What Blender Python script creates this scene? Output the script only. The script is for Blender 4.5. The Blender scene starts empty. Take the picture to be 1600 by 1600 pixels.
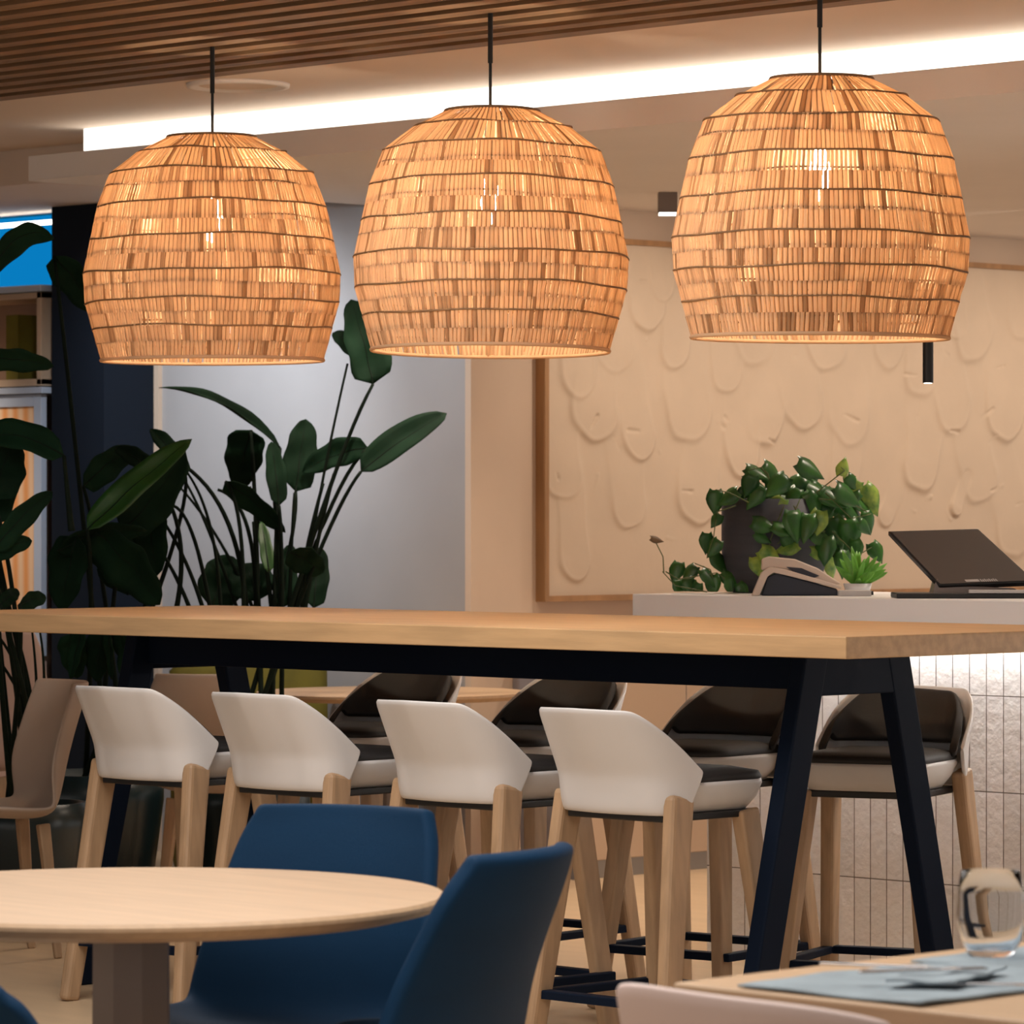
import bpy, bmesh, math, random
import numpy as np
from mathutils import Vector, Matrix
random.seed(7)
PI = math.pi
C = bpy.context.scene.collection
F = 6500.0            # focal length in pixels of the 1600 px frame
H = 1.40              # eye height
FWD = Vector((-math.sqrt(.5), math.sqrt(.5), 0))
RGT = Vector((math.sqrt(.5), math.sqrt(.5), 0))

def wp(px, py, D):
    """world point seen at px,py at depth D"""
    v = FWD * D + RGT * ((px - 800) / F * D)
    return Vector((v.x, v.y, H - (py - 800) / F * D))

def on_b(px, b, z=0):
    k = (px - 800) / F
    return Vector((-b * (1 - k) / (1 + k), b, z))

# ------------------------------------------------------------------ materials
def new_mat(name):
    m = bpy.data.materials.new(name); m.use_nodes = True
    nt = m.node_tree; nt.nodes.clear()
    out = nt.nodes.new('ShaderNodeOutputMaterial')
    return m, nt, out

def pbr(name, col, rough=.5, metal=0., var=.0, scale=8., bump=0., bscale=60., stretch=(1, 1, 1), spec=.5, coat=0., sheen=0., col2=None):
    m, nt, out = new_mat(name)
    b = nt.nodes.new('ShaderNodeBsdfPrincipled')
    b.inputs['Roughness'].default_value = rough
    b.inputs['Metallic'].default_value = metal
    b.inputs['Specular IOR Level'].default_value = spec
    b.inputs['Coat Weight'].default_value = coat
    b.inputs['Sheen Weight'].default_value = sheen
    nt.links.new(b.outputs[0], out.inputs[0])
    tc = nt.nodes.new('ShaderNodeTexCoord'); mp = nt.nodes.new('ShaderNodeMapping')
    mp.inputs['Scale'].default_value = stretch
    nt.links.new(tc.outputs['Object'], mp.inputs[0])
    n = nt.nodes.new('ShaderNodeTexNoise'); n.inputs['Scale'].default_value = scale; n.inputs['Detail'].default_value = 4
    nt.links.new(mp.outputs[0], n.inputs['Vector'])
    r = nt.nodes.new('ShaderNodeValToRGB')
    c2 = col2 or tuple(c * (1 - var) for c in col)
    r.color_ramp.elements[0].color = (*c2, 1); r.color_ramp.elements[0].position = .35
    r.color_ramp.elements[1].color = (*col, 1); r.color_ramp.elements[1].position = .65
    nt.links.new(n.outputs['Fac'], r.inputs[0]); nt.links.new(r.outputs[0], b.inputs['Base Color'])
    if bump:
        n2 = nt.nodes.new('ShaderNodeTexNoise'); n2.inputs['Scale'].default_value = bscale; n2.inputs['Detail'].default_value = 3
        nt.links.new(mp.outputs[0], n2.inputs['Vector'])
        bp = nt.nodes.new('ShaderNodeBump'); bp.inputs['Strength'].default_value = bump; bp.inputs['Distance'].default_value = .01
        nt.links.new(n2.outputs['Fac'], bp.inputs['Height']); nt.links.new(bp.outputs[0], b.inputs['Normal'])
    return m

def emis(name, col, s):
    m, nt, out = new_mat(name)
    e = nt.nodes.new('ShaderNodeEmission'); e.inputs[0].default_value = (*col, 1); e.inputs[1].default_value = s
    nt.links.new(e.outputs[0], out.inputs[0]); return m

M = {}
def mats():
    M['wood'] = pbr('oak', (.60, .385, .20), .45, var=.20, scale=3.2, stretch=(1, 12, 12), bump=.05, bscale=30)
    M['wood_light'] = pbr('light_oak', (.53, .36, .22), .5, var=.12, scale=4, stretch=(1, 14, 14))
    M['leg_wood'] = pbr('beech', (.46, .30, .175), .5, var=.22, scale=6, stretch=(6, 6, .8))
    M['slat'] = pbr('slat_walnut', (.28, .165, .085), .6, var=.35, spec=.3, scale=3, stretch=(.8, 10, 10))
    M['slat_back'] = pbr('slat_backing', (.028, .014, .01), .9)
    M['navy_metal'] = pbr('navy_metal', (.003, .008, .021), .6, spec=.1)
    M['black'] = pbr('black_fixture', (.008, .008, .009), .45)
    M['white_shell'] = pbr('white_plastic', (.66, .65, .655), .36)
    M['pad'] = pbr('charcoal_pad', (.014, .013, .014), .62, bump=.08, bscale=400)
    M['blue'] = pbr('blue_upholstery', (.003, .030, .080), .7, spec=.15, var=.12, scale=3, bump=.25, bscale=350, stretch=(1, 1, 4))
    M['greige'] = pbr('greige_laminate', (.46, .36, .29), .5, var=.08, scale=4)
    M['taupe'] = pbr('taupe_metal', (.20, .165, .15), .45)
    M['pink'] = pbr('blush_plastic', (.60, .43, .37), .45)
    M['ceil'] = pbr('ceiling_paint', (.74, .61, .50), .85, var=.03, scale=2)
    M['soffit'] = pbr('soffit_paint', (.84, .79, .75), .8, var=.03, scale=2)
    M['cream'] = pbr('cream_paint', (.62, .48, .37), .75, var=.04, scale=3, bump=.05, bscale=20)
    M['grey_wall'] = pbr('grey_plaster', (.40, .385, .39), .7, var=.16, scale=1.1, bump=.06, bscale=14)
    M['navy_wall'] = pbr('navy_paint', (.007, .012, .022), .8, spec=.2, var=.1, scale=2)
    M['plaster'] = pbr('art_plaster', (.62, .49, .37), .75, var=.05, scale=5, bump=.05, bscale=45)
    M['frame'] = pbr('frame_wood', (.42, .22, .09), .5, var=.3, scale=4, stretch=(4, 4, .6))
    M['quartz'] = pbr('white_quartz', (.86, .87, .90), .35, var=.02, scale=3)
    M['leaf'] = pbr('paradise_leaf', (.006, .026, .012), .75, var=.5, scale=5, spec=.10)  # dim light at the back is put into this darker green
    M['leaf2'] = pbr('fresh_paradise_leaf', (.022, .095, .016), .5, var=.4, scale=5, spec=.4)
    M['stalk'] = pbr('leaf_stalk', (.007, .014, .009), .75, spec=.1, var=.3, scale=8)
    M['pothos'] = pbr('pothos_leaf', (.035, .14, .022), .35, col2=(.014, .07, .018), scale=14)
    M['pothos2'] = pbr('pothos_variegated', (.30, .42, .07), .38, col2=(.05, .17, .03), scale=30)
    M['fern'] = pbr('bright_leaf', (.18, .50, .06), .45, var=.3, scale=20)
    M['vine'] = pbr('vine_stem', (.10, .13, .04), .6)
    M['dry'] = pbr('dry_leaf', (.16, .10, .05), .7)
    M['pot'] = pbr('graphite_pot', (.062, .066, .085), .6, var=.25, scale=3, stretch=(1, 1, 12))
    M['soil'] = pbr('soil', (.03, .02, .015), .95)
    M['planter'] = pbr('teal_planter', (.012, .028, .034), .3, var=.3, scale=3)
    M['olive'] = pbr('olive_fabric', (.16, .135, .01), .8, var=.25, scale=8, bump=.1)
    M['floor'] = pbr('floor_boards', (.68, .50, .32), .42, var=.08, scale=2, stretch=(1, 6, 1))
    M['phone_w'] = pbr('phone_ivory', (.62, .52, .44), .4)
    M['phone_b'] = pbr('phone_navy', (.010, .014, .030), .35)
    M['grey_metal'] = pbr('brushed_kick', (.30, .27, .24), .35, metal=.7)
    M['screen'] = pbr('screen_glass', (.085, .072, .066), .3, spec=.6)
    M['cabinet'] = pbr('cabinet_paint', (.60, .44, .31), .6)
    M['cab_shade'] = pbr('cabinet_shade', (.22, .20, .21), .6)  # cabinet end in shade, the darkness put into its colour
    M['napkin'] = pbr('blue_grey_cloth', (.30, .37, .42), .85, var=.22, scale=10, bump=.3, bscale=60)
    M['steel'] = pbr('steel', (.6, .6, .62), .22, metal=1)
    M['lightgrey'] = pbr('logo_grey', (.45, .43, .42), .5)
    M['pale_blue'] = pbr('pale_blue_paint', (.50, .58, .72), .5)
    M['shelf_wood'] = pbr('shelf_wood', (.55, .40, .28), .6)
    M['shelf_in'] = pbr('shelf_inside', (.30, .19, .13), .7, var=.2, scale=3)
    M['cord'] = pbr('black_cord', (.01, .01, .01), .6)
    M['ring_wire'] = pbr('rattan_binding', (.30, .16, .07), .7, var=.3, scale=30)
    M['led'] = emis('cove_led', (1., .95, .86), 2.2)
    M['led_strong'] = emis('counter_led', (1., .95, .88), 36.)
    M['led_down'] = emis('downlight_led', (1., .95, .85), 4.)
    M['blue_lit'] = None
    # blue backlit panel
    m, nt, out = new_mat('blue_backlit')
    e = nt.nodes.new('ShaderNodeEmission'); e.inputs[0].default_value = (.002, .17, .44, 1); e.inputs[1].default_value = 1.0
    nt.links.new(e.outputs[0], out.inputs[0]); M['blue_lit'] = m
    M['seam'] = pbr('seam_shade', (.38, .21, .10), .8, var=.3, scale=40)  # shade in the grooves between sticks, as brown strip colour
    M['bulb'] = emis('bulb_glow', (1., .84, .64), 250.)
    # rattan: diffuse + translucent, tone per stick
    m, nt, out = new_mat('rattan')
    g = nt.nodes.new('ShaderNodeNewGeometry')
    r = nt.nodes.new('ShaderNodeValToRGB')
    r.color_ramp.elements[0].color = (.44, .26, .135, 1); r.color_ramp.elements[1].color = (.82, .61, .40, 1)
    e2 = r.color_ramp.elements.new(.25); e2.color = (.74, .53, .34, 1)
    nt.links.new(g.outputs['Random Per Island'], r.inputs[0])
    d = nt.nodes.new('ShaderNodeBsdfDiffuse'); t = nt.nodes.new('ShaderNodeBsdfTranslucent')
    mx = nt.nodes.new('ShaderNodeMixShader'); mx.inputs[0].default_value = .48
    nt.links.new(r.outputs[0], d.inputs[0]); nt.links.new(r.outputs[0], t.inputs[0])
    nt.links.new(d.outputs[0], mx.inputs[1]); nt.links.new(t.outputs[0], mx.inputs[2])
    nt.links.new(mx.outputs[0], out.inputs[0]); M['rattan'] = m
    # vertical stacked tiles
    m, nt, out = new_mat('vertical_tiles')
    b = nt.nodes.new('ShaderNodeBsdfPrincipled'); b.inputs['Roughness'].default_value = .28
    tc = nt.nodes.new('ShaderNodeTexCoord'); mp = nt.nodes.new('ShaderNodeMapping')
    mp.inputs['Rotation'].default_value = (PI / 2, 0, 0)
    br = nt.nodes.new('ShaderNodeTexBrick'); br.offset = 0; br.squash = 1
    br.inputs['Scale'].default_value = 1; br.inputs['Brick Width'].default_value = .064; br.inputs['Row Height'].default_value = .285
    br.inputs['Mortar Size'].default_value = .0018; br.inputs['Mortar Smooth'].default_value = .2; br.inputs['Bias'].default_value = 0
    br.inputs['Color1'].default_value = (.80, .79, .81, 1); br.inputs['Color2'].default_value = (.68, .67, .68, 1); br.inputs['Mortar'].default_value = (.13, .11, .10, 1)
    nt.links.new(tc.outputs['Object'], mp.inputs[0]); nt.links.new(mp.outputs[0], br.inputs['Vector'])
    nt.links.new(br.outputs['Color'], b.inputs['Base Color'])
    n = nt.nodes.new('ShaderNodeTexNoise'); n.inputs['Scale'].default_value = 34; n.inputs['Detail'].default_value = 5
    nt.links.new(tc.outputs['Object'], n.inputs['Vector'])
    ad = nt.nodes.new('ShaderNodeMath'); ad.operation = 'MULTIPLY_ADD'; ad.inputs[1].default_value = -1.5
    nt.links.new(br.outputs['Fac'], ad.inputs[0]); nt.links.new(n.outputs['Fac'], ad.inputs[2])
    bp = nt.nodes.new('ShaderNodeBump'); bp.inputs['Strength'].default_value = .6; bp.inputs['Distance'].default_value = .008
    nt.links.new(ad.outputs[0], bp.inputs['Height']); nt.links.new(bp.outputs[0], b.inputs['Normal'])
    nt.links.new(b.outputs[0], out.inputs[0]); M['tiles'] = m
    # orange striped panel
    m, nt, out = new_mat('striped_panel')
    b = nt.nodes.new('ShaderNodeBsdfPrincipled'); b.inputs['Roughness'].default_value = .6
    tc = nt.nodes.new('ShaderNodeTexCoord'); w = nt.nodes.new('ShaderNodeTexWave'); w.inputs['Scale'].default_value = 4.5; w.inputs['Distortion'].default_value = .6
    r = nt.nodes.new('ShaderNodeValToRGB'); r.color_ramp.elements[0].color = (.85, .36, .12, 1); r.color_ramp.elements[1].color = (.90, .62, .40, 1)
    nt.links.new(tc.outputs['Object'], w.inputs['Vector']); nt.links.new(w.outputs['Fac'], r.inputs[0]); nt.links.new(r.outputs[0], b.inputs['Base Color'])
    nt.links.new(b.outputs[0], out.inputs[0]); M['stripes'] = m
    # clear glass
    m, nt, out = new_mat('clear_glass')
    gl = nt.nodes.new('ShaderNodeBsdfGlass'); gl.inputs['Roughness'].default_value = 0.0; gl.inputs['IOR'].default_value = 1.12
    gl.inputs['Color'].default_value = (.96, .98, 1, 1)
    nt.links.new(gl.outputs[0], out.inputs[0]); M['glass'] = m
mats()

# ------------------------------------------------------------------ helpers
def mesh(name, vs, fs, mat, parent=None, smooth=False, bevel=0, solid=0, sub=0, loc=None, rot=None):
    me = bpy.data.meshes.new(name)
    me.from_pydata([tuple(v) for v in vs], [], fs); me.update()
    o = bpy.data.objects.new(name, me); C.objects.link(o)
    me.materials.append(mat)
    if smooth:
        for p in me.polygons: p.use_smooth = True
    if solid:
        s = o.modifiers.new('s', 'SOLIDIFY'); s.thickness = solid; s.offset = 0
    if sub:
        s = o.modifiers.new('u', 'SUBSURF'); s.levels = sub; s.render_levels = sub
    if bevel:
        s = o.modifiers.new('b', 'BEVEL'); s.width = bevel; s.segments = 3; s.limit_method = 'ANGLE'
    if parent: o.parent = parent
    if loc is not None: o.location = loc
    if rot is not None: o.rotation_euler = rot
    return o

def tag(o, label=None, cat=None, group=None, kind=None):
    if label: o['label'] = label
    if cat: o['category'] = cat
    if group: o['group'] = group
    if kind: o['kind'] = kind
    return o

def thing(name, label, cat, loc=(0, 0, 0), rz=0, group=None):
    o = bpy.data.objects.new(name, None); C.objects.link(o)
    o.location = loc; o.rotation_euler = (0, 0, rz); o.empty_display_size = .1
    return tag(o, label, cat, group)

class MB:
    def __init__(s): s.v = []; s.f = []
    def add(s, vs, fs):
        n = len(s.v); s.v += [tuple(v) for v in vs]; s.f += [tuple(i + n for i in f) for f in fs]; return s
    def box(s, x0, x1, y0, y1, z0, z1):
        return s.add([(x0, y0, z0), (x1, y0, z0), (x1, y1, z0), (x0, y1, z0), (x0, y0, z1), (x1, y0, z1), (x1, y1, z1), (x0, y1, z1)],
                     [(0, 3, 2, 1), (4, 5, 6, 7), (0, 1, 5, 4), (1, 2, 6, 5), (2, 3, 7, 6), (3, 0, 4, 7)])
    def hull(s, a, b):   # two rings of the same count
        n = len(a)
        return s.add(list(a) + list(b), [tuple(range(n - 1, -1, -1)), tuple(range(n, 2 * n))] +
                     [(i, (i + 1) % n, n + (i + 1) % n, n + i) for i in range(n)])
    def bar(s, p, q, w, d, w2=None, d2=None, side=None):
        """box section bar p->q; w along side vector, d perpendicular"""
        p = Vector(p); q = Vector(q); t = (q - p).normalized()
        sd = Vector(side or (1, 0, 0)); sd = (sd - t * sd.dot(t)).normalized(); u = t.cross(sd)
        w2 = w if w2 is None else w2; d2 = d if d2 is None else d2
        def r(c, w, d): return [c + sd * (a * w / 2) + u * (b * d / 2) for a, b in ((-1, -1), (1, -1), (1, 1), (-1, 1))]
        return s.hull(r(p, w, d), r(q, w2, d2))
    def tube(s, pts, r, n=8, r1=None, cap=True):
        pts = [Vector(p) for p in pts]; m = len(pts); r1 = r if r1 is None else r1
        base = len(s.v); up = Vector((.3, .2, 1)).normalized()
        for i, p in enumerate(pts):
            t = (pts[min(i + 1, m - 1)] - pts[max(i - 1, 0)]).normalized()
            a = t.cross(up)
            if a.length < .05: a = t.cross(Vector((1, 0, 0)))
            a.normalize(); b = t.cross(a); rr = r + (r1 - r) * i / max(1, m - 1)
            for k in range(n):
                g = 2 * PI * k / n; s.v.append(tuple(p + a * math.cos(g) * rr + b * math.sin(g) * rr))
        for i in range(m - 1):
            for k in range(n):
                s.f.append((base + i * n + k, base + i * n + (k + 1) % n, base + (i + 1) * n + (k + 1) % n, base + (i + 1) * n + k))
        if cap:
            s.f.append(tuple(base + k for k in range(n - 1, -1, -1))); s.f.append(tuple(base + (m - 1) * n + k for k in range(n)))
        return s
    def lathe(s, prof, n=48, cx=0, cy=0, closed=False):
        base = len(s.v); m = len(prof)
        for r, z in prof:
            for k in range(n):
                g = 2 * PI * k / n; s.v.append((cx + r * math.cos(g), cy + r * math.sin(g), z))
        for i in range(m - 1 if not closed else m):
            j = (i + 1) % m
            for k in range(n):
                s.f.append((base + i * n + k, base + i * n + (k + 1) % n, base + j * n + (k + 1) % n, base + j * n + k))
        if not closed:
            if prof[0][0] > 1e-6: s.f.append(tuple(base + k for k in range(n - 1, -1, -1)))
            if prof[-1][0] > 1e-6: s.f.append(tuple(base + (m - 1) * n + k for k in range(n)))
        return s
    def grid(s, rows, closed=False):
        base = len(s.v); n = len(rows[0])
        for r in rows:
            for p in r: s.v.append(tuple(p))
        for i in range(len(rows) - 1):
            for k in range(n if closed else n - 1):
                s.f.append((base + i * n + k, base + i * n + (k + 1) % n, base + (i + 1) * n + (k + 1) % n, base + (i + 1) * n + k))
        return s
    def build(s, name, mat, parent=None, **k): return mesh(name, s.v, s.f, mat, parent, **k)

def box(name, d, mat, parent=None, bevel=.003, **k):
    return MB().box(*d).build(name, mat, parent, bevel=bevel, **k)

def struct(name, d, mat, bevel=0):
    o = box(name, d, mat, None, bevel); o['kind'] = 'structure'; return o

def bez(p0, p1, p2, n=12):
    p0, p1, p2 = Vector(p0), Vector(p1), Vector(p2)
    return [p0 * (1 - t) ** 2 + p1 * 2 * t * (1 - t) + p2 * t * t for t in [i / (n - 1) for i in range(n)]]

def rrect(hx, hy, r, z, cy=0, n=6, cx=0):
    out = []
    for sx, sy, a0 in ((1, 1, 0), (-1, 1, PI / 2), (-1, -1, PI), (1, -1, 1.5 * PI)):
        for i in range(n):
            a = a0 + i / (n - 1) * PI / 2
            out.append((cx + sx * (hx - r) + r * math.cos(a), cy + sy * (hy - r) + r * math.sin(a), z))
    return out

def loft(rings):
    m = MB(); m.grid(rings, closed=True); n = len(rings[0])
    m.f.append(tuple(range(n - 1, -1, -1))); m.f.append(tuple((len(rings) - 1) * n + k for k in range(n)))
    return m

# ------------------------------------------------------------------ the setting
WA = -11.36; WB = 11.15
struct('floor', (-17, 4, -3, 18, -.05, 0), M['floor'])
struct('wall_right', (WA - .2, WA, WB + .0, 17, 0, 3.0), M['cream'])            # carries the artwork
struct('wall_back', (-16.2, WA - .022, WB - .015, WB + .2, 0, 3.0), M['grey_wall'])
struct('trim_1', (WA - .022, WA + .010, WB - .022, WB + .02, 0, 2.597), M['cream'])
struct('trim_2', (-13.225, -13.18, WB - .035, WB - .015, 0, 2.66), M['cream'])
struct('wall_column', (-13.55, -13.21, 10.85, WB - .016, 0, 2.80), M['navy_wall'])
struct('wall_left', (-16.4, -16.2, -3, WB, 0, 3.0), M['grey_wall'])
# plain ceiling, dropped soffit and bulkhead
struct('ceiling', (-16.2, 4, 8.79, 9.65, 2.80, 2.90), M['ceil'])
struct('ceiling', (-16.2, 4, 9.65, WB, 2.80, 2.90), M['ceil'])
struct('ceiling', (-16.2, -11.95, 10.02, WB, 2.665, 2.80), M['ceil'])
sof = struct('ceiling', (-11.88, 4, 9.405, WB, 2.597, 2.687), M['soffit'], .002)
struct('ceiling', (WA, 4, WB, 17, 2.597, 2.687), M['soffit'])
struct('trim_3', (-11.85, 4, 9.66, 9.75, 2.687, 2.80), M['soffit'])
cl = thing('cove_light', 'long glowing white cove light strip between ceiling and dropped soffit', 'light', (-11.85, 9.65, 2.687))
box('diffuser', (.0, 12.0, -.012, .006, .002, .112), M['led'], cl, 0)
# slatted ceiling
m = MB()
b = 8.79 - .085
while b > -1:
    m.box(-16.2, 4, b, b + .072, 2.80, 2.87); b -= .142
sl = m.build('ceiling', M['slat'], bevel=0); sl['kind'] = 'structure'
struct('ceiling', (-16.2, 4, -3, 8.79, 2.90, 2.95), M['slat_back'])
struct('trim_4', (-16.2, 4, 8.775, 8.79, 2.80, 2.90), M['slat'])

# ------------------------------------------------------------------ pendants
PROF = [(.130, .671), (.222, .624), (.304, .560), (.341, .462), (.363, .360), (.384, .258), (.379, .172), (.357, .093), (.332, .0)]
def shade(seed, N=182):
    """woven stick shade: (sticks, strips that darken the seams) as two meshes"""
    rnd = random.Random(seed); m = MB(); sm2 = MB()
    segs = []
    for i in range(len(PROF) - 1):
        (r0, z0), (r1, z1) = PROF[i], PROF[i + 1]
        if i < 2: segs.append((r0, z0, r1, z1, N * (2 if i else 1) // (3 if i else 2), .5))
        else:
            q = rnd.uniform(.42, .58); rm, zm = r0 + (r1 - r0) * q, z0 + (z1 - z0) * q
            segs.append((r0, z0, rm, zm, N, .12)); segs.append((rm, zm, r1, z1, N, .12 if i < 7 else .5))
    for r0, z0, r1, z1, n, jit in segs:
        off = rnd.random(); k = 0
        while k < n:
            blk = rnd.randint(4, 14); loose = rnd.random() < .05; sh = rnd.uniform(-.25, .25); lean = rnd.uniform(-.5, .5) * jit * 2
            wb = rnd.uniform(.78, .88)
            for _ in range(blk):
                if k >= n: break
                a = 2 * PI * (k + off + rnd.uniform(-.06, .06) + sh * .3) / n; k += 1
                da = (lean + rnd.uniform(-.3, .3) * jit) * 2 * PI / n
                w = (wb + rnd.uniform(-.05, .05)) * (.72 if loose else 1) * PI / n; th = rnd.uniform(.0026, .0036)
                rows = []
                for t in (0, .5, 1):
                    r = r0 + (r1 - r0) * t + rnd.uniform(-.0012, .0012); z = z0 + (z1 - z0) * t; aa = a + da * t
                    rows.append([((r + dr * th) * math.cos(aa + dw * w), (r + dr * th) * math.sin(aa + dw * w), z) for dw, dr in ((-1, 0), (-.55, .85), (.55, .85), (1, 0), (.5, -.7), (-.5, -.7))])
                b0 = len(m.v); m.grid(rows, closed=True)
                m.f.append((b0 + 5, b0 + 4, b0 + 3, b0 + 2, b0 + 1, b0)); m.f.append(tuple(b0 + 12 + q for q in range(6)))
                if not loose and rnd.random() < .93:   # brown strip added behind the groove to darken the seam
                    g = a + PI / n; w2 = .27 * PI / n
                    sm2.grid([[((r - .0015) * math.cos(g + da * t - w2), (r - .0015) * math.sin(g + da * t - w2), z), ((r - .0015) * math.cos(g + da * t + w2), (r - .0015) * math.sin(g + da * t + w2), z)]
                              for r, z, t in ((r0, z0, 0), (r1, z1, 1))])
    return m, sm2

def torus(r, z, t, n=96, k=6, wob=0, seed=0):
    rnd = random.Random(seed); ph = rnd.random() * 6
    rows = []
    for i in range(n):
        g = 2 * PI * i / n; rr = r; zz = z + wob * math.sin(3 * g + ph) + wob * .6 * math.sin(7 * g + ph * 2)
        rows.append([((rr + t * math.cos(a)) * math.cos(g), (rr + t * math.cos(a)) * math.sin(g), zz + t * math.sin(a)) for a in [2 * PI * j / k for j in range(k)]])
    rows.append(rows[0]); return MB().grid(rows, closed=True)

def pendant(a, b, zb, label, seed, tilt=(0, 0), scale=1.0):
    t = thing('pendant_lamp', label, 'pendant lamp', (a, b, zb), 0, 'woven rattan pendant lamps above the high table')
    sa, sb = shade(seed); s = sa.build('woven_shade', M['rattan'], t)
    sb.build('seam_shade', M['seam'], s)
    s.rotation_euler = (tilt[0], tilt[1], seed * 1.3)
    for i, (r, z) in enumerate(PROF):
        torus(r + .002, z, (.0028 if 0 < i < 8 else .0058), wob=.003 if 0 < i < 8 else 0, seed=seed * 10 + i).build('binding_ring' if i < 8 else 'rim_hoop', M['ring_wire'] if i < 8 else M['rattan'], s, smooth=True)
    for i in range(2, 8):   # thinner weft thread halfway down the band, inside
        r = (PROF[i][0] + PROF[i + 1][0]) / 2; z = PROF[i][1] * .55 + PROF[i + 1][1] * .45
        torus(r - .003, z, .0022, wob=.004, seed=seed * 20 + i).build('binding_ring', M['ring_wire'], s, smooth=True)
    m = MB()
    for k in range(6):
        g = 2 * PI * k / 6 + .2; m.tube([(.012 * math.cos(g), .012 * math.sin(g), .665), (.105 * math.cos(g), .105 * math.sin(g), .672)], .003, 6)
    m.build('top_spider', M['cord'], t)
    top = 2.80 - zb
    MB().tube([(0, 0, .60), (0, 0, top - .01)], .0045, 8).build('cord', M['cord'], t, smooth=True)
    MB().lathe([(.007, top - .14), (.007, top)], 16).build('cord_sleeve', M['cord'], t)
    MB().lathe([(.018, .49), (.02, .53), (.02, .58), (.008, .60)], 20).build('lamp_holder', M['cord'], t, smooth=True)
    MB().lathe([(.001, .355), (.018, .362), (.031, .395), (.031, .43), (.019, .47), (.014, .49)], 20).build('bulb', M['bulb'], t, smooth=True)
    return t
pendant(-9.489, 8.214, 1.856, 'large woven rattan pendant lamp at the left, farthest and smallest of three', 1, (.0, -.004))
pendant(-8.300, 8.214, 1.853, 'large woven rattan pendant lamp hanging between the other two', 2, (.012, .016))
pendant(-7.082, 8.214, 1.853, 'large woven rattan pendant lamp at the right, nearest and brightest of three', 3, (-.008, -.006))

# slim black tube pendant over the counter
p = on_b(1450, 9.9)
t = thing('tube_pendant', 'slim black tube pendant hanging in front of the plaster artwork', 'pendant lamp', (p.x, p.y, 1.795))
MB().lathe([(.0165, 0), (.0165, .42), (.004, .425)], 24).build('tube', M['black'], t)
MB().tube([(0, 0, .42), (0, 0, .80)], .002, 6).build('cord', M['cord'], t)
MB().lathe([(.012, -.002), (.012, .004)], 16).build('lamp_lens', M['led_down'], t)
# small square downlight under soffit
p = wp(1043, 330, 15.6)
t = thing('ceiling_spotlight', 'small square grey spotlight fixed under the soffit above the artwork', 'spotlight', (p.x, p.y, 2.515), PI / 4)
box('housing', (-.036, .036, -.036, .036, .006, .082), M['taupe'], t, .002)
box('lamp_lens', (-.032, .032, -.032, .032, -.002, .006), M['led_down'], t, 0)
# round recessed ring light, unlit, as a plain disc
p = on_b(372, 8.985)
t = thing('recessed_light', 'round flat white disc set in the ceiling beside the wooden slats', 'ceiling fixture', (p.x, p.y, 2.80))
MB().lathe([(.17, 0), (.168, -.012), (.15, -.014), (.14, -.004), (.001, -.004)][::-1], 48).build('trim_ring', M['soffit'], t, smooth=True)
MB().lathe([(.13, -.006), (.001, -.0065)][::-1], 40).build('disc_face', M['ceil'], t)

# ------------------------------------------------------------------ artwork
art = thing('plaster_artwork', 'huge cream plaster relief artwork in a thin wooden frame on the wall', 'artwork', (WA, 0, 0))
b0, b1, z0, z1 = 11.50, 15.6, 1.062, 2.47
NX, NZ = 620, 240
bb = np.linspace(b0 + .012, b1 - .012, NX); zz = np.linspace(z0 + .012, z1 - .012, NZ)
Bg, Zg = np.meshgrid(bb, zz); Hh = np.zeros_like(Bg)
rs = np.random.RandomState(5)
def art_px(px, py):
    k = (px - 800) / F; b = 11.32 * (1 + k) / (1 - k); D = (b + 11.32) / math.sqrt(2)
    return b, H - (py - 800) / F * D
def stroke(pts, w, h, rim=.5):
    global Hh
    pts = [art_px(*p) for p in pts]
    d = np.full_like(Bg, 9.); T = np.zeros_like(Bg)
    n = len(pts) - 1
    for i in range(n):
        (x0, y0), (x1, y1) = pts[i], pts[i + 1]
        L = (x1 - x0) ** 2 + (y1 - y0) ** 2 + 1e-9
        t = np.clip(((Bg - x0) * (x1 - x0) + (Zg - y0) * (y1 - y0)) / L, 0, 1)
        dd = np.hypot(Bg - x0 - t * (x1 - x0), Zg - y0 - t * (y1 - y0))
        T = np.where(dd < d, (i + t) / n, T); d = np.minimum(d, dd)
    wob = .07 * np.sin(Zg * 19 + Bg * 9) + .04 * np.sin(Bg * 41 - Zg * 17)
    e = d / (w * (1 + wob))
    body = 1 / (1 + np.exp((e - 1) * 14))
    ridge = np.exp(-((e - .93) / .10) ** 2)
    Hh = Hh * (1 - body * .75) + h * (body * (.15 + .85 * T ** 1.5) + rim * ridge * (.05 + .95 * T ** 3))
ends = [(1010, 500, .10), (1035, 455, .07), (960, 560, .12), (905, 600, .10), (1180, 545, .13), (1195, 672, .12), (1075, 670, .13), (930, 665, .13), (1330, 672, .13), (1255, 650, .13),
        (1135, 600, .09), (1290, 560, .12), (1440, 600, .12), (1390, 560, .10), (1520, 545, .13), (1495, 520, .07), (1570, 672, .13), (1490, 655, .12), (1600, 510, .12), (985, 805, .10),
        (880, 760, .10), (1090, 800, .12), (1160, 730, .10), (1320, 760, .10), (1440, 745, .12), (1530, 770, .12), (1585, 850, .12), (1000, 700, .09), (900, 890, .08), (1055, 560, .09), (1385, 815, .05), (1495, 800, .035)]
rs.shuffle(ends)
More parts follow.
